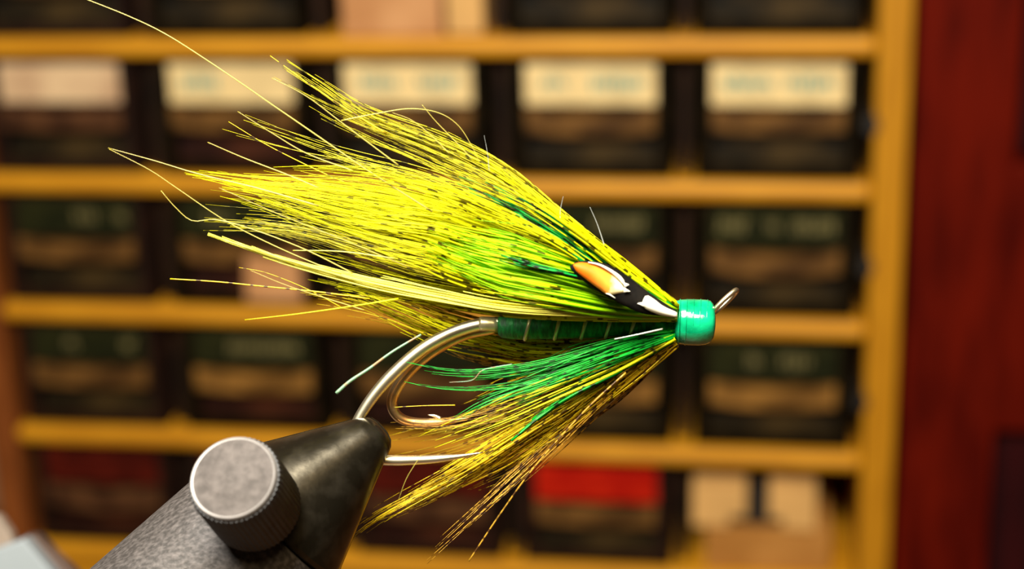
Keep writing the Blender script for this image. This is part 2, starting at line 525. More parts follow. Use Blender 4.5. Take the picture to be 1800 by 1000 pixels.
for k in range(0, 3):
    zc = ZS - k * PIT - TH / 2 - 0.0215
    n = 12
    cx, rr = XR - 0.0012, 0.0026
    prism('peg', [(cx + rr * math.cos(a * 2 * math.pi / n), zc + 1.3 * rr * math.sin(a * 2 * math.pi / n)) for a in range(n)],
          'black', rack, -0.0008, 0.02)

ROWS = ['row on the highest shelf, cut by the top of the photo', 'row of cream-labelled drawers', 'upper row of green-labelled drawers',
        'lower row of green-labelled drawers', 'bottom row']
ORD = ['leftmost', 'second from left', 'middle', 'second from right', 'rightmost']


def scribble(name, parent, x0, x1, zc, h, y, mat, words):
    """hand-lettered strokes on a label: each word is a run of short upright and slanted strokes"""
    bs = []
    V, Fc = [], []
    for (a, b) in words:
        xa, xb = x0 + (x1 - x0) * a, x0 + (x1 - x0) * b
        n = max(2, int((xb - xa) / 0.0022))
        for i in range(n):
            xx = xa + (xb - xa) * (i + 0.5) / n
            sl = random.uniform(-0.0006, 0.0006)
            hh = h * random.uniform(0.6, 1.0)
            wd = 0.0008
            q = [(xx - wd + sl, y, zc + hh / 2), (xx + wd + sl, y, zc + hh / 2), (xx + wd - sl, y, zc - hh / 2), (xx - wd - sl, y, zc - hh / 2)]
            k = len(V)
            V += q
            V += [(p[0], p[1] + 0.0001, p[2]) for p in q]
            Fc += [(k, k + 1, k + 2, k + 3), (k + 7, k + 6, k + 5, k + 4)] + [(k + j, k + (j + 1) % 4, k + 4 + (j + 1) % 4, k + 4 + j) for j in range(4)]
            zz = zc + random.choice((-0.5, 0.0, 0.5)) * hh
            v, f = boxv(xx - 0.0010, xx + 0.0010, y, y + 0.0001, zz - 0.0003, zz + 0.0003)
            k = len(V)
            V += v
            Fc += [tuple(i2 + k for i2 in q2) for q2 in f]
    return mesh(name, V, Fc, mat, parent)


def arc_band(x0, x1, z0, z1, sag_top, sag_bot, n=14):
    top = [(x0 + (x1 - x0) * i / n, z1 - sag_top * (1 - (2 * i / n - 1) ** 2)) for i in range(n + 1)]
    bot = [(x0 + (x1 - x0) * i / n, z0 - sag_bot * (1 - (2 * i / n - 1) ** 2)) for i in range(n + 1)]
    return top + bot[::-1]


def drawer(row, col, label_mat, ink, words, pull, inside, body='drawer', lw=0.0435, dx=0.0, label=''):
    k = row - 1
    xc = XL + (col + 0.5) * CW + dx
    z1 = ZS - k * PIT - TH / 2 - 0.0012
    z0 = ZS - (k + 1) * PIT + TH / 2 + 0.0004
    fw = 0.0535
    t = thing('storage_drawer', (xc, 0.05, z0), label, 'drawer', 'small storage drawers in the rack')
    xa, xb = xc - fw / 2, xc + fw / 2
    yf = 0.0045
    # tray body with open top and a front made of rails round the window
    boxes('tray', [(xa, xa + 0.0015, yf + 0.003, 0.11, z0, z1 - 0.004), (xb - 0.0015, xb, yf + 0.003, 0.11, z0, z1 - 0.004),
                   (xa, xb, 0.1085, 0.11, z0, z1 - 0.004), (xa, xb, yf + 0.003, 0.11, z0, z0 + 0.0012)], body, t)
    zl = z1 - 0.0165                     # lower edge of the label area
    zw0 = z0 + 0.004
    wxa, wxb = xc - lw / 2, xc + lw / 2
    boxes('front', [(xa, xb, yf, yf + 0.003, zl, z1), (xa, wxa, yf, yf + 0.003, z0, zl), (wxb, xb, yf, yf + 0.003, z0, zl),
                    (wxa, wxb, yf, yf + 0.003, z0, zw0)], body, t)
    box('contents', (wxa - 0.001, wxb + 0.001, yf + 0.0035, 0.09, z0 + 0.0013, zl + 0.001), inside, t)
    # label plate
    lz1, lz0 = z1 - 0.0016, z1 - 0.0150
    if label_mat is not None:
        lab = box('label_card', (wxa, wxb, yf - 0.0006, yf, lz0, lz1), label_mat, t)
        if ink:
            scribble('handwriting', lab, wxa, wxb, (lz0 + lz1) / 2 + 0.0004, 0.0052, yf - 0.0008, ink, words)
    # curved finger pull below the label
    if pull is not None:
        sag = 0.0012 + 0.0012 * random.random()
        zp1, zp0 = zl + 0.0006, zl - 0.0068 - 0.001 * random.random()
        pl = arc_band(wxa + 0.0002, wxb - 0.0002, zp0, zp1, sag, sag * random.uniform(0.2, 1.2))
        prism('finger_pull', pl, pull, t, yf - 0.0022, yf + 0.0034)
    return t


def rowlabel(row, col, look):
    return look


W3 = [(.12, .42), (.58, .88)]
W4 = [(.06, .28), (.42, .52), (.62, .95)]
cfg = {
    (0, 0): (None, None, [], 'tan_dull', 'contents', 'dark drawer in the top left corner above the highest visible shelf'),
    (0, 1): (None, None, [], 'tan_pale', 'contents', 'dark drawer just left of the peach carton above the highest visible shelf'),
    (0, 3): (None, None, [], 'tan_dull', 'contents', 'dark drawer just right of the peach carton above the highest visible shelf'),
    (0, 4): (None, None, [], 'tan_dull', 'contents', 'dark drawer in the upper right end compartment above the highest visible shelf'),
    (1, 0): ('pink_cream', None, [], 'tan_dull', 'contents', 'black drawer with a blank pinkish cream label at the left end of the cream-label row'),
    (1, 1): ('cream', 'ink_blue', [(.1, .4)], 'tan', 'contents_red', 'black drawer with a cream label crossed by one long stray barb, second from left'),
    (1, 2): ('cream', 'ink_blue', W3, 'tan', 'contents', 'black drawer with a cream label directly above the upper tips of the yellow wing'),
    (1, 3): ('cream', 'ink_blue', [(.12, .32), (.5, .9)], 'tan', 'contents', 'black drawer with a cream label, second from the right in its row'),
    (1, 4): ('cream', 'ink_blue', [(.08, .45), (.55, .9)], 'tan', 'contents', 'black drawer with a cream label next to the right upright of the rack'),
    (2, 0): ('greenlab', 'ink_pale', [(.5, .7), (.85, .95)], 'tan', 'contents', 'dark drawer with a green label at the left end of the third row down'),
    (2, 1): ('greenlab', 'ink_pale', [(.2, .4)], 'tan', 'contents_red', 'dark drawer with a pale packet inside, behind the yellow feather tips'),
    (2, 2): ('greenlab', None, [], 'tan', 'contents', 'dark drawer in the third row hidden behind the middle of the yellow wing'),
    (2, 3): ('greenlab', 'ink_pale', [(.5, .9)], 'tan', 'contents', 'dark green-labelled drawer partly covered by the orange-eyed cheek feather'),
    (2, 4): ('greenlab', 'ink_pale', W4, 'tan', 'contents', 'dark green-labelled drawer right behind the hook eye, beside the right upright'),
    (3, 0): ('greenlab', 'ink_pale', [(.3, .4), (.8, .9)], 'tan', 'contents', 'dark green-labelled drawer at the left end of the fourth row down'),
    (3, 1): ('greenlab', 'ink_pale', [(.3, .9)], 'tan_pale', 'contents_red', 'dark green-labelled drawer directly above the round vise knob'),
    (3, 2): ('greenlab', None, [], 'tan', 'contents_red', 'dark drawer seen through the bend of the hook'),
    (3, 3): ('greenlab', None, [], 'tan_pale', 'contents', 'dark drawer behind the lower green and yellow hackle under the fly head'),
    (3, 4): ('greenlab', 'ink_pale', [(.3, .4), (.55, .8)], 'tan_pale', 'contents', 'dark green-labelled drawer beside the right upright, above the tan carton'),
    (4, 0): ('darkred', None, [], 'tan_dull', 'contents_red', 'dark drawer with a dull red label at the lower left, left of the vise barrel'),
    (4, 1): ('darkred', None, [], 'tan_dull', 'contents_red', 'dark drawer hidden behind the vise knob and jaws in the lowest row'),
    (4, 2): ('darkred', None, [], 'tan_dull', 'contents_red', 'reddish brown drawer behind the lowest barbs, right of the vise jaws'),
    (4, 3): ('redlab', None, [], 'tan', 'contents', 'dark drawer with a bright red label in the lowest row'),
}
for (r, c), (lm, ink, words, pull, ins, lab) in cfg.items():
    drawer(r, c, lm, ink, words, pull, ins, body='drawer_brown' if (r == 4 or c == 0) else 'drawer', label=lab,
           lw=0.0435 if r else 0.046)

# pale packet inside the second drawer of the third row
zq = ZS - 2 * PIT + TH / 2 + 0.006
xq0, xq1 = X_at(436, 500, 0.002)[0], X_at(535, 500, 0.002)[0]
pk = thing('paper_packet', ((xq0 + xq1) / 2, 0.002, zq), 'small pinkish paper packet sticking out of a drawer behind the feather tips', 'packet')
prism('packet_front', [(xq0, zq - 0.002), (xq1, zq - 0.002), (xq1 - 0.0005, zq + 0.013), (xq0 + 0.001, zq + 0.0138)], 'carton_peach', pk, -0.0015, 0.0018)

# peach carton, top row
k = -1
z0 = ZS - 0 * PIT + TH / 2 + 0.0003
xa, xb = X_at(600, 30, 0.003)[0], X_at(776, 30, 0.003)[0]
xc2 = X_at(848, 30, 0.003)[0]
cb = thing('peach_carton', ((xa + xb) / 2, 0.04, z0), 'pale peach carton standing open in the compartment at the top centre', 'carton')
box('carton_body', (xa, xb, 0.003, 0.1, z0, z0 + 0.036), 'carton_peach', cb, bevel=0.0005)
box('carton_flap', (xb + 0.0016, xc2, 0.004, 0.1, z0 + 0.0005, z0 + 0.035), 'carton_cream', cb, bevel=0.0004)
box('carton_seam', (xb, xb + 0.0016, 0.006, 0.09, z0, z0 + 0.034), 'tan_dull', cb)

# tan carton with a thumb notch, bottom right
z0 = ZS - 4 * PIT + TH / 2 + 0.0003
YC = 0.004
(xa, zA), (xb, _) = X_at(1218, 848, YC), X_at(1436, 848, YC)
(xc, zB), (xd, _) = X_at(1240, 922, YC), X_at(1460, 922, YC)
(n0, _), (n1, _) = X_at(1312, 870, YC), X_at(1352, 870, YC)
(n2, zN1), (n3, _) = X_at(1282, 905, YC), X_at(1376, 905, YC)
_, zN0 = X_at(1320, 926, YC)
tc_ = thing('tan_carton', ((xa + xd) / 2, 0.04, z0), 'tan cardboard box with a black T-shaped notch in the lower right compartment', 'carton')
boxes('carton_lid', [(xa, n0, YC - 0.001, 0.09, zN1, zA), (n1, xb, YC - 0.001, 0.09, zN1, zA), (xa, n2, YC - 0.001, 0.09, zB, zN1), (n3, xb, YC - 0.001, 0.09, zB, zN1)], 'carton_cream', tc_)
boxes('carton_body', [(xc, xd, YC + 0.0004, 0.1, z0, zN0), (xc, n2, YC + 0.0004, 0.1, zN0, zB - 0.0001), (n3, xd, YC + 0.0004, 0.1, zN0, zB - 0.0001)], 'carton', tc_)
boxes('notch', [(n0, n1, YC + 0.002, 0.088, zN0, zA - 0.001), (n2, n3, YC + 0.0022, 0.088, zN0, zN1)], 'black', tc_)


# ------------------------------------------------------------------ vise
AX = np.array([0.755, -0.656])       # image direction of the barrel towards the jaw tip
NRM = np.array([-0.656, -0.755])     # up-left across the barrel
TIP = np.array([660.0, 762.0])
o_tip = at(*TIP)
a3 = AX[0] * _R - AX[1] * _U         # world direction of the barrel axis
n3v = NRM[0] * _R - NRM[1] * _U
c3 = -_F                             # towards the lens
P_end = o_tip - a3 * 1000 * PX       # far end of the barrel, outside the frame
vise = thing('fly_tying_vise', (P_end[0], P_end[1], ZT), 'dark steel fly-tying vise with grey barrel gripping the hook bend', 'vise')


def lathe(name, prof, mat, parent, org, ax, e1, e2, seg=48, a0=0.0, a1=2 * math.pi, shift=0.0, smooth=True, ridge=0.0, nr=0):
    """profile [(s, r)] in metres turned about an axis; a part turn is closed by a flat face"""
    full = abs(a1 - a0 - 2 * math.pi) < 1e-6
    na = seg if full else seg + 1
    V = []
    for s, r in prof:
        for i in range(na):
            an = a0 + (a1 - a0) * i / seg
            rr = r * (1 + (ridge * (1 if (i * nr // seg) % 2 else 0) if nr else 0))
            V.append(org + ax * s + e1 * rr * math.cos(an) + e2 * (rr * math.sin(an) + shift))
    Fc = []
    for j in range(len(prof) - 1):
        for i in range(na if full else na - 1):
            i2 = (i + 1) % na
            Fc.append((j * na + i, j * na + i2, (j + 1) * na + i2, (j + 1) * na + i))
        if not full:
            Fc.append((j * na, (j + 1) * na, (j + 1) * na + na - 1, j * na + na - 1))
    Fc.append(tuple(range(na)))
    Fc.append(tuple(range((len(prof) - 1) * na, len(prof) * na))[::-1])
    o = mesh(name, V, Fc, mat, parent, smooth=smooth)
    if smooth:
        o.data.set_sharp_from_angle(angle=math.radians(35))
    return o


jp = [(-218, 137), (-214, 142), (-206, 142), (-202, 139), (-120, 98), (-40, 58), (-8, 42), (4, 36), (12, 27), (16, 14)]
jp = [(s * PX, r * PX) for s, r in jp]
gap = 0.00055
lathe('jaw', jp, 'jaw', vise, o_tip, a3, n3v, c3, seg=40, a0=0, a1=math.pi, shift=gap)
lathe('jaw', jp, 'jaw', vise, o_tip, a3, n3v, c3, seg=40, a0=math.pi, a1=2 * math.pi, shift=-gap)
lathe('barrel', [(-1010 * PX, 120 * PX), (-1000 * PX, 150 * PX), (-232 * PX, 150 * PX), (-222 * PX, 144 * PX), (-219 * PX, 120 * PX)], 'barrel', vise,
      o_tip, a3, n3v, c3, seg=64)
# screw knob on the near side of the barrel
kf = at(411, 841, -0.0165)
kdir = 0.50 * (-0.30 * _R + 0.954 * _U) + 0.855 * c3
kdir = kdir / np.linalg.norm(kdir)
e1 = np.cross(kdir, _R); e1 /= np.linalg.norm(e1)
e2 = np.cross(kdir, e1)
rk = 0.0044
kn = lathe('knob', [(-0.0120, 0.0026), (-0.0085, 0.0026), (-0.0082, rk * 0.98), (-0.0075, rk * 1.03), (-0.0008, rk * 1.03), (-0.0002, rk * 0.99)], 'knobside', vise,
           kf, kdir, e1, e2, seg=220, ridge=0.022, nr=110)
lathe('knob_cap', [(-0.0006, rk * 0.97), (0.0002, rk * 0.97), (0.00035, rk * 0.945), (0.00028, rk * 0.90)], 'knobrim', kn, kf, kdir, e1, e2, seg=64)
lathe('knob_face', [(0.0002, rk * 0.90), (0.00032, rk * 0.895), (0.00030, rk * 0.6), (0.00034, rk * 0.58), (0.00033, rk * 0.05)], 'knobface', kn, kf, kdir, e1, e2, seg=64)
# stem and foot (below and left of the frame)
pe = o_tip - a3 * 930 * PX
vz, vx, vy = np.array([0, 0, 1.0]), np.array([1.0, 0, 0]), np.array([0, 1.0, 0])
lathe('stem', [(ZT + 0.012 - pe[2], 0.006), (0.004, 0.006), (0.012, 0.0045)], 'barrel', vise, pe, vz, vx, vy, seg=24)
lathe('pedestal_base', [(0.0, 0.05), (0.008, 0.05), (0.011, 0.047), (0.013, 0.012)], 'jaw', vise, np.array([pe[0], pe[1], ZT]), vz, vx, vy, seg=48)

# ------------------------------------------------------------------ the fly
hz = at(1220, 566)
fly = thing('salmon_fly', tuple(hz), 'yellow and green feathered salmon fly with a green head clamped in the vise', 'fishing fly')

# hook: near bend held in the jaws, far bend swinging behind it
hook = tube('hook', [(1255, 562, 0.0002), (1120, 572, 0), (960, 572, 0), (880, 567, 0), (820, 576, 0), (750, 608, 0), (690, 658, 0), (645, 712, 0), (622, 760, 0),
                     (632, 796, 0), (668, 808, 0), (740, 808, 0), (800, 803, 0), (850, 795, 0)],
            [9.0 * PX] * 4 + [11 * PX] * 5 + [9.5 * PX] * 3 + [7.0 * PX, 0.8 * PX], 'hook', fly, n=110, sides=14)
tube('rear_bend', [(870, 578, 0.0010), (815, 590, 0.0012), (757, 620, 0.0015), (713, 660, 0.002), (690, 700, 0.0024), (696, 728, 0.0027), (724, 742, 0.003),
                   (775, 742, 0.0031), (828, 734, 0.0032)],
     [9 * PX, 9 * PX, 10 * PX, 10 * PX, 10 * PX, 9.5 * PX, 9 * PX, 8 * PX, 1.0 * PX], 'hook_bronze', hook, n=80, sides=14)
tube('barb', [(775, 737, .003), (765, 731, .003), (752, 729, .003)], [5 * PX, 3 * PX, 0.6 * PX], 'hook', hook, n=8, sides=8)
# eye: a slim wire loop turned up and seen nearly edge-on
ang = np.linspace(0, 2 * math.pi, 40)
ec, el, ew = np.array([1274.0, 530.0]), 29.0, 0.0007
eu = np.array([0.72, -0.69])
ring = np.stack([ec[0] + eu[0] * el * np.cos(ang) + 2.2 * np.sin(ang), ec[1] + eu[1] * el * np.cos(ang) + 2.2 * np.sin(ang), ew * np.sin(ang)], 1)
V, Fc, _a, _b = tubes(to_world(ring)[None], np.full((1, 40), 4.6 * PX), 10)
mesh('hook_eye', V, Fc, 'hook', hook, smooth=True)

# body: tapered floss with a tinsel rib, silver tag
xr = _R


def turned(name, stations, mat, parent, seg=28):
    """stations (px, py, radius px) along the shank"""
    org = at(stations[0][0], stations[0][1])
    V = []
    for x, y, r in stations:
        c = at(x, y)
        for i in range(seg):
            an = 2 * math.pi * i / seg
            V.append(c + (_U * math.cos(an) + c3 * math.sin(an)) * r * PX)
    Fc = [(j * seg + i, j * seg + (i + 1) % seg, (j + 1) * seg + (i + 1) % seg, (j + 1) * seg + i) for j in range(len(stations) - 1) for i in range(seg)]
    Fc += [tuple(range(seg)), tuple(range((len(stations) - 1) * seg, len(stations) * seg))[::-1]]
    return mesh(name, V, Fc, mat, parent, smooth=True)


body = turned('body', [(874, 571, 8), (876, 572, 17), (882, 573, 20.5), (900, 574, 22), (960, 575, 21), (1040, 575, 19), (1120, 572, 17), (1186, 568, 15)], 'floss', fly)
turned('tag', [(842, 569, 11.5), (846, 569, 13), (868, 570, 13.5), (875, 571, 12)], 'tinsel', fly)
for i, x in enumerate((928, 980, 1027, 1070, 1112)):
    r = 22.4 - (x - 900) * 0.022
    an = np.linspace(0, 2 * math.pi, 30)
    p = np.stack([x + 9 * np.cos(an) * 0.6 + 0 * an, 575 - r * np.cos(an), -np.sin(an) * r * PX], 1)
    V, Fc, _a, _b = tubes(to_world(p)[None], np.full((1, 30), 3.6 * PX), 8)
    mesh('rib', V, Fc, 'tinsel', body, smooth=True)
head = turned('head', [(1183, 565, 18), (1185, 565, 30), (1188, 565, 36), (1196, 565.5, 39), (1210, 566, 40.5), (1228, 566.5, 40.5), (1240, 566, 39.5), (1248, 565, 37),
                       (1253, 564, 31), (1256, 563, 18)], 'varnish', fly, seg=40)
for i in range(5):      # thread turns under the varnish
    x = 1194 + i * 12
    an = np.linspace(0, 2 * math.pi, 34)
    r = 40.0 if i < 4 else 38.8
    p = np.stack([x + 2 * np.cos(an), 566 - r * np.cos(an), -np.sin(an) * r * PX], 1)
    V, Fc, _a, _b = tubes(to_world(p)[None], np.full((1, 34), 1.1 * PX), 6)
    mesh('thread_turn', V, Fc, 'varnish', head, smooth=True)

R0 = (1190, 546, 0)
wing = dict(parent=fly)
Y = 'yellow'
# upper wing, long mottled barbs: far side first
lock('wing_lock', [(1190, 545, .001), (1100, 476, .001), (985, 388, .0015), (880, 306, .002), (760, 250, .002), (640, 202, .002), (560, 150, .002), (478, 98, .002)], 70, 'yellow_olive', fly,
     w0=5, w1=18, w2=10, lmin=.45, lmax=.97, d1=.003, lpow=1.2)
lock('wing_lock', [(1190, 545, .001), (1080, 476, .001), (900, 348, .002), (760, 275, .002), (650, 228, .002), (560, 185, .002), (480, 138, .002)], 70, 'yellow_olive', fly,
     w0=6, w1=24, w2=12, lmin=.45, d1=.003, lpow=2.2)
lock('wing_lock', [(1190, 546, 0), (1050, 466, 0), (860, 352, 0), (730, 300, 0), (600, 262, 0), (430, 205, 0)], 95, 'yellow_olive', fly, w0=7, w1=32, w2=36, lmin=.48, lpow=2.6)
lock('wing_lock', [(1190, 547, 0), (1030, 466, 0), (820, 362, 0), (660, 318, 0), (520, 295, 0), (365, 250, 0)], 82, 'yellow_olive', fly, w0=7, w1=30, w2=26, lmin=.45, lpow=2.6, clump=4)
lock('wing_lock', [(1190, 548, 0), (1000, 460, 0), (780, 370, 0), (600, 332, 0), (440, 316, 0), (325, 300, 0)], 180, 'yellow_plain', fly, w0=8, w1=32, w2=9, lmin=.48, lpow=2.3, clump=5)
lock('wing_lock', [(1190, 549, 0), (1000, 472, 0), (760, 398, 0), (580, 358, 0), (440, 326, 0), (340, 306, 0)], 200, Y, fly, w0=8, w1=32, w2=9, lmin=.48, lpow=2.3, clump=5)
lock('wing_lock', [(1190, 550, 0), (980, 488, 0), (740, 430, 0), (600, 390, 0), (480, 350, 0), (390, 330, 0)], 190, 'yellow_plain', fly, w0=8, w1=34, w2=14, lmin=.5, lpow=2.0)
lock('wing_lock', [(1190, 551, 0), (970, 503, 0), (760, 455, 0), (630, 415, 0), (510, 385, 0), (360, 372, 0)], 130, 'yellow_olive', fly, w0=8, w1=34, w2=34, lmin=.45, lpow=2.4)
lock('wing_lock', [(1190, 552, 0), (970, 518, 0), (780, 478, 0), (660, 445, 0), (550, 410, 0), (430, 380, 0)], 130, 'yellow_olive', fly, w0=8, w1=32, w2=30, lmin=.45, lpow=2.2)
lock('wing_lock', [(1190, 553, 0), (970, 530, 0), (790, 500, 0), (670, 470, 0), (590, 450, 0), (490, 428, 0)], 120, Y, fly, w0=7, w1=26, w2=22, lmin=.45, lpow=2.0)
lock('wing_lock', [(1190, 552, -.001), (1000, 510, -.0015), (850, 480, -.002), (720, 460, -.002), (600, 440, -.002)], 80, 'yellow_plain', fly, w0=6, w1=32, lmin=.5)
lock('wing_lock', [(1190, 549, -.001), (1000, 462, -.002), (820, 392, -.0025), (680, 355, -.003), (520, 330, -.003)], 110, 'yellow_plain', fly, w0=6, w1=52, w2=36, lmin=.5, r0=2.2)
lock('wing_lock', [(1190, 549, -.001), (1000, 468, -.002), (820, 405, -.003), (680, 370, -.0035), (520, 350, -.0035)], 90, Y, fly, w0=6, w1=60, w2=40, lmin=.5, r0=2.3)
# green under-wing showing through on the near side
lock('green_wing_lock', [(1188, 550, -.002), (1100, 526, -.0042), (1000, 497, -.006), (900, 470, -.0062), (800, 440, -.0062), (700, 405, -.0062)], 330, 'lime', fly,
     w0=6, w1=48, w2=34, lmin=.45, lmax=.9, r0=2.7, wig=3, d1=.0004, lpow=1.6, label='smooth lime green strands')
lock('green_wing_lock', [(1188, 546, -.002), (1090, 490, -.0045), (1000, 424, -.0066), (930, 380, -.0068), (860, 346, -.0068), (780, 318, -.0068)], 40, 'green_bar', fly,
     w0=4, w1=15, clump=3, lmin=.55, lmax=.95, r0=2.8, r1=0.8, wig=2, d1=.0006, label='deep green strands barred with black')
lock('green_wing_lock', [(1188, 549, -.0022), (1100, 510, -.005), (1000, 483, -.0071), (930, 466, -.0073), (880, 450, -.0073)], 16, 'green_bar', fly,
     w0=2, w1=5, lmin=.65, lmax=1.0, r0=3.0, r1=1.0, wig=1, d1=.0005, label='narrow dark green strands barred with black')
lock('green_wing_lock', [(1188, 547, -.002), (1100, 500, -.0035), (1000, 450, -.005), (900, 410, -.0053), (800, 375, -.0053)], 36, 'green', fly,
     w0=4, w1=26, lmin=.45, lmax=.95, r0=2.0, wig=3, d1=.0006)
# spotted barbs laid over the green
lock('wing_lock', [(1190, 542, -.0015), (1100, 470, -.003), (985, 384, -.005), (900, 318, -.005), (820, 268, -.005), (740, 240, -.005)], 46, 'yellow_spot', fly, w0=5, w1=15, lmin=.5, r0=2.6, wig=2.5, d1=.0008)
lock('wing_lock', [(1190, 546, -.002), (1090, 486, -.004), (1000, 438, -.006), (900, 400, -.0062), (800, 368, -.0062), (690, 350, -.0062)], 30, 'yellow_spot', fly, w0=4, w1=26, lmin=.55, r0=2.4, wig=3, d1=.0005)
lock('wing_lock', [(1190, 549, -.002), (1090, 505, -.004), (990, 462, -.0069), (880, 428, -.0070), (760, 400, -.0070), (620, 370, -.0070)], 12, 'yellow_spot', fly, w0=3, w1=34, lmin=.6, r0=2.3, wig=3, d1=.0005)
lock('wing_lock', [(1190, 553, -.002), (1080, 535, -.004), (980, 516, -.0069), (880, 496, -.0070), (760, 468, -.0070), (640, 440, -.0070)], 20, 'yellow_spot', fly, w0=4, w1=20, lmin=.5, r0=2.3, wig=3, d1=.0005)
lock('wing_lock', [(880, 440, -.005), (820, 418, -.0062), (760, 395, -.0068), (640, 372, -.0068), (540, 355, -.0068)], 60, 'yellow_spot', fly, w0=44, w1=54, lmin=.5, r0=2.0, wig=3, d1=.0004)
lock('wing_lock', [(1190, 545, -.0022), (1090, 484, -.005), (1000, 420, -.0074), (920, 372, -.0076), (840, 335, -.0076), (740, 305, -.0076)], 14, 'yellow_spot', fly, w0=4, w1=26, lmin=.6, r0=2.3, wig=3, d1=.0003)
# pale crest strip along the lower edge of the wing
lock('crest_lock', [(1190, 558, -.0018), (1060, 553, -.004), (900, 544, -.0055), (780, 524, -.006), (660, 500, -.006), (520, 464, -.006), (430, 434, -.006), (366, 410, -.006)], 40, 'crest', fly,
     w0=4, w1=14, w2=4, lmin=.45, r0=2.0, r1=0.8, wig=2.0, frizz=3, d1=.0005, lpow=0.8, clump=4, label='pale bright yellow strip along the lower wing edge')
lock('wing_lock', [(1190, 560, -.0018), (1060, 556, -.004), (900, 548, -.0055), (780, 530, -.006), (660, 508, -.006), (560, 485, -.006)], 34, 'yellow_spot', fly,
     w0=4, w1=12, lmin=.4, r0=2.4, wig=2.0, d1=.0005)
# far-side hackle sagging below the body, golden
lock('tail_lock', [(1150, 590, .004), (1040, 612, .004), (940, 616, .004), (860, 602, .004), (770, 580, .004), (690, 545, .004), (620, 515, .004), (540, 498, .004)], 80, 'yellow_spot', fly,
     w0=6, w1=26, lmin=.55, d1=.002, wig=6, label='golden barred barbs on the far side')
lock('tail_lock', [(960, 596, .003), (850, 586, .004), (760, 566, .004), (690, 540, .004), (600, 524, .004), (500, 516, .004)], 40, 'gold', fly, w0=8, w1=26, lmin=.5, d1=.002, wig=6)
lock('tail_lock', [(1000, 605, .003), (900, 622, .004), (830, 612, .004), (760, 590, .004)], 26, 'amber', fly, w0=6, w1=16, lmin=.6, d1=.002, wig=5)

# throat hackle
lock('throat_lock', [(1186, 586, 0), (1100, 612, -.0005), (1000, 644, -.001), (900, 674, -.001), (840, 696, -.001), (792, 724, -.001)], 110, 'green', fly, w0=6, w1=36, lmin=.4, r0=2.3, wig=7, label='green throat barbs')
lock('throat_lock', [(1186, 584, 0), (1090, 608, -.0005), (960, 646, -.001), (860, 662, -.001), (780, 662, -.001), (712, 650, -.001)], 40, 'green', fly, w0=6, w1=18, lmin=.5, wig=4, lpow=.7, clump=4)
lock('throat_lock', [(1186, 590, 0), (1080, 626, -.001), (980, 662, -.0015), (900, 692, -.002)], 90, 'green', fly, w0=6, w1=34, lmin=.5, r0=2.3, wig=7)
lock('throat_lock', [(1186, 596, -.001), (1090, 648, -.002), (1010, 690, -.003), (950, 730, -.003), (893, 776, -.003)], 9, 'green', fly, w0=3, w1=6, lmin=.8, r0=3.0, r1=2.2, wig=2, d1=.0006)
lock('throat_lock', [(1186, 592, 0), (1080, 645, .001), (960, 694, .004), (830, 752, .0055), (690, 785, .0055)], 60, 'gold', fly, w0=6, w1=40, lmin=.5, wig=7, d1=.0015, label='golden barred throat barbs')
lock('throat_lock', [(1186, 594, -.001), (1085, 642, -.002), (970, 690, -.003), (850, 742, -.003), (730, 790, -.003)], 16, 'yellow_spot', fly, w0=4, w1=30, lmin=.6, wig=4, r0=2.3, d1=.0008, clump=2)
lock('throat_lock', [(1186, 598, 0), (1070, 672, .001), (950, 748, .002), (820, 830, .003), (700, 892, .003), (640, 928, .003), (588, 972, .003)], 90, 'gold', fly, w0=6, w1=18, w2=8, lmin=.55, wig=5, r0=2.1, d1=.0015, lpow=.9)
lock('throat_lock', [(1186, 598, 0), (1060, 680, .001), (960, 752, .002), (860, 816, .003), (740, 878, .003), (640, 912, .003)], 56, 'gold', fly, w0=6, w1=28, w2=12, lmin=.5, wig=7, d1=.0015)
lock('throat_lock', [(1186, 600, 0), (1065, 694, .001), (975, 775, .002), (880, 862, .002), (790, 945, .002), (712, 1015, .002)], 28, 'amber', fly, w0=6, w1=30, lmin=.45, wig=6, clump=3, lpow=1.0, label='amber brown throat barbs')
lock('throat_lock', [(1186, 598, .001), (1060, 690, .002), (950, 745, .003), (820, 780, .003), (690, 790, .003)], 40, 'amber', fly, w0=6, w1=40, lmin=.5, wig=8, d1=.0015)
lock('throat_lock', [(1186, 600, 0), (1090, 670, 0), (1000, 735, .001), (900, 800, .001)], 50, 'gold', fly, w0=6, w1=32, lmin=.6, wig=6, d1=.0015)

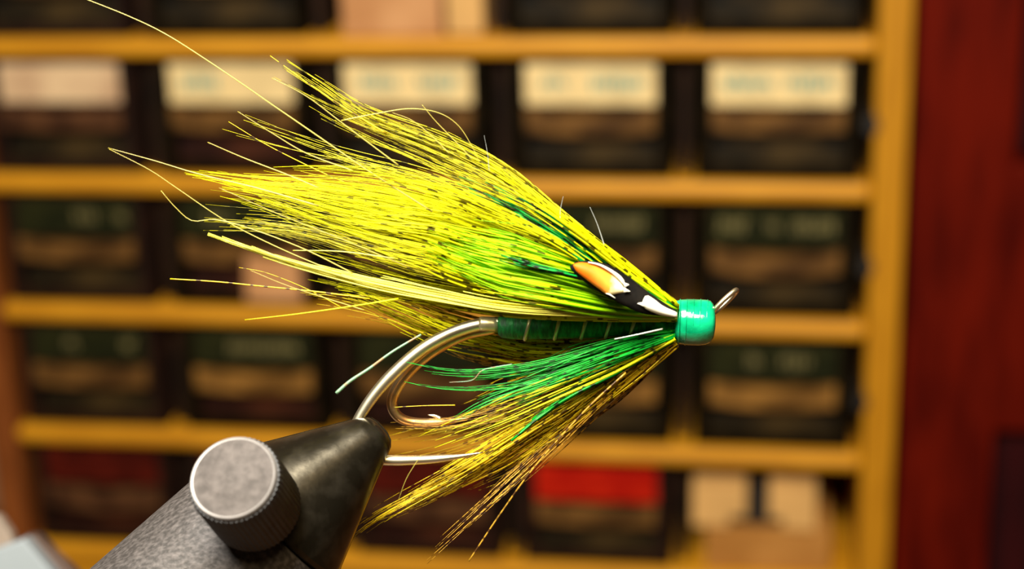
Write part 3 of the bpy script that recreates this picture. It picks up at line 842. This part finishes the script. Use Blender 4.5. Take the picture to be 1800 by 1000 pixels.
# single stray barbs
strays = [
    ([(760, 372), (650, 302), (560, 240), (480, 185), (400, 130), (300, 65), (230, 30), (140, -6)], 'pale_hair', 2.0, 0.8),
    ([(560, 362), (450, 330), (350, 306), (270, 282), (190, 260)], 'pale_hair', 1.9, 0.6),
    ([(600, 482), (500, 440), (400, 390), (310, 330), (262, 298), (192, 262)], 'pale_hair', 1.3, 0.5),
    ([(620, 480), (540, 440), (450, 405), (380, 386), (338, 388), (308, 364), (283, 335)], 'pale_hair', 1.4, 0.6),
    ([(680, 235), (600, 186), (540, 145), (475, 98)], 'gold', 2.2, 0.7),
    ([(700, 290), (600, 215), (540, 170), (478, 137)], 'pale_hair', 1.7, 0.6),
    ([(650, 525), (560, 513), (450, 502), (380, 495), (299, 490)], 'gold', 1.9, 1.3),
    ([(700, 525), (620, 538), (520, 552), (430, 562)], 'yellow_plain', 1.8, 0.5),
    ([(600, 212), (660, 200), (720, 191), (770, 198), (805, 220), (830, 258), (844, 288)], 'pale_hair', 1.3, 0.5),
    ([(1062, 430), (1050, 394), (1037, 364)], 'grey_hair', 1.2, 0.4),
    ([(985, 392), (985, 370), (990, 345)], 'grey_hair', 0.8, 0.3),
    ([(860, 300), (857, 270), (851, 238)], 'grey_hair', 0.7, 0.3),
    ([(700, 455), (600, 442), (515, 440)], 'crest', 1.5, 0.6),
    ([(740, 588), (690, 618), (650, 647), (615, 670), (591, 691)], 'tip_green', 2.0, 4.0),
    ([(620, 300), (540, 270), (480, 235), (418, 196)], 'pale_hair', 1.5, 0.6),
    ([(640, 335), (560, 300), (470, 255), (402, 214)], 'gold', 1.5, 0.6),
    ([(560, 330), (500, 305), (430, 278), (365, 250)], 'pale_hair', 1.5, 0.6),
    ([(1100, 655), (1030, 720), (940, 820), (880, 902), (824, 986)], 'amber', 2.0, 1.4),
    ([(800, 712), (745, 713), (690, 716)], 'gold', 1.3, 0.6),
    ([(830, 280), (800, 248), (765, 212), (742, 184)], 'pale_hair', 1.2, 0.5),
    ([(790, 270), (760, 240), (725, 212), (690, 198)], 'pale_hair', 1.2, 0.5),
    ([(720, 470), (600, 420), (480, 372), (385, 330)], 'pale_hair', 1.3, 0.5),
    ([(600, 540), (540, 508), (470, 480), (420, 470)], 'gold', 1.2, 0.5),
    ([(640, 545), (560, 520), (500, 500), (440, 475)], 'pale_hair', 1.0, 0.4),
    ([(740, 800), (715, 840), (700, 880)], 'pale_hair', 0.8, 0.3),
    ([(900, 640), (850, 650), (830, 668), (790, 672)], 'tip_green', 1.1, 0.5),
    ([(1165, 578), (1120, 588), (1080, 596)], 'white_barb', 2.0, 1.0),
]
M['white_barb'] = fibre_mat('whitish_barb', (0.62, 0.66, 0.52), None, gloss=0.2)
for i, (p, m, r0, r1) in enumerate(strays):
    z = -0.0066 if m != 'gold' else 0.001
    hair('stray_barb', [(x, y, z) for x, y in p], m, fly, r0 * 0.9, r1 * 0.85)

# cheek feather (near side): black vane, orange-cream nail, white spot


def leaf(name, upper, lower, z, bulge, mat, parent, n=22, m=7, thick=0.00012, jag=0.0):
    """curved shell between two edges (pixel polylines from tip to root), with thickness"""
    u, l = spline(upper, n)[:, :2], spline(lower, n)[:, :2]
    V = []
    al = []
    for side in (0, 1):
        for i in range(n):
            for j in range(m):
                f = j / (m - 1)
                p = u[i] * (1 - f) + l[i] * f
                dz = z - bulge * 4 * f * (1 - f) * math.sin(math.pi * (0.12 + 0.8 * i / (n - 1))) + side * thick
                V.append(at(p[0], p[1], dz))
                al.append(i / (n - 1))
    Fc = []
    o2 = n * m
    for i in range(n - 1):
        for j in range(m - 1):
            a = i * m + j
            Fc.append((a, a + 1, a + m + 1, a + m))
            Fc.append((o2 + a, o2 + a + m, o2 + a + m + 1, o2 + a + 1))
    rim = [j for j in range(m)] + [i * m + m - 1 for i in range(1, n)] + [(n - 1) * m + j for j in range(m - 2, -1, -1)] + [i * m for i in range(n - 2, 0, -1)]
    for a, b in zip(rim, rim[1:] + rim[:1]):
        Fc.append((a, o2 + a, o2 + b, b))
    return mesh(name, V, Fc, mat, parent, smooth=True, attrs={'along': al, 'rnd': [0.5] * len(V)})


ck = leaf('cheek_feather', [(1002, 468), (1018, 459), (1060, 462), (1100, 483), (1140, 513), (1188, 545)],
          [(1002, 472), (1016, 486), (1045, 508), (1085, 531), (1130, 551), (1188, 557)], -.0078, .0005, 'vane', fly)
ck['label'] = 'black cheek feather with an orange and white eye'
leaf('feather_nail', [(1008, 464), (1022, 461), (1048, 466), (1072, 480), (1088, 494), (1097, 505)],
     [(1008, 468), (1014, 478), (1034, 494), (1056, 510), (1070, 518), (1096, 514)], -.0083, .0006, 'nail', ck)
leaf('feather_streak', [(1034, 460), (1052, 463), (1072, 472), (1090, 484), (1098, 494)],
     [(1034, 462), (1052, 467), (1070, 477), (1086, 490), (1097, 502)], -.0085, .0003, 'white_enamel', ck, n=14, m=4)
leaf('feather_spot', [(1129, 531), (1136, 519), (1150, 526), (1166, 538), (1190, 549)],
     [(1129, 534), (1134, 542), (1148, 549), (1166, 555), (1190, 558)], -.0084, .0005, 'white_enamel', ck, n=14, m=5)
for tri in ([(1097, 505), (1108, 512), (1096, 514)], [(1096, 496), (1106, 500), (1098, 506)], [(1134, 540), (1120, 533), (1130, 531)], [(1072, 516), (1082, 524), (1064, 515)]):
    leaf('feather_tooth', [tri[0], tri[1]], [tri[2], tri[1]], -.0086, .0, 'white_enamel', ck, n=4, m=3)

# ------------------------------------------------------------------ packets at the lower left edge


def slab(name, poly, d, thick, mat, parent, side=None):
    """flat card of given outline at depth d, extruded away from the lens"""
    f = at([p[0] for p in poly], [p[1] for p in poly], d)
    b = f + _F * thick + (np.array(side) if side is not None else 0)
    n = len(poly)
    Fc = [tuple(range(n)), tuple(range(2 * n - 1, n - 1, -1))] + [(i, (i + 1) % n, n + (i + 1) % n, n + i) for i in range(n)]
    return mesh(name, np.vstack([f, b]), Fc, mat, parent, bevel=0.0003)


pb = at(-60, 1000, 0.09)
bx = thing('plastic_packet', (pb[0], pb[1], ZT), 'pale blue plastic packet leaning in the lower left corner of the photo', 'packet')
slab('packet_front', [(42, 947), (88, 1003), (250, 1200), (900, 2700), (-500, 2700), (-220, 1055), (0, 962)], 0.085, 0.004, 'bluegrey', bx)
slab('packet_edge', [(40, 943), (62, 942), (130, 1010), (290, 1200), (930, 2700), (880, 2700), (240, 1200), (84, 1003)], 0.0895, 0.004, 'taupe', bx)
pc = at(-60, 960, 0.11)
cx_ = thing('cream_packet', (pc[0], pc[1], ZT), 'cream card edge peeking out behind the pale blue packet', 'packet')
slab('packet_front', [(-2, 908), (20, 940), (26, 962), (120, 1200), (700, 2700), (-300, 2700), (-160, 1010), (-40, 900)], 0.10, 0.003, 'paleplastic', cx_)
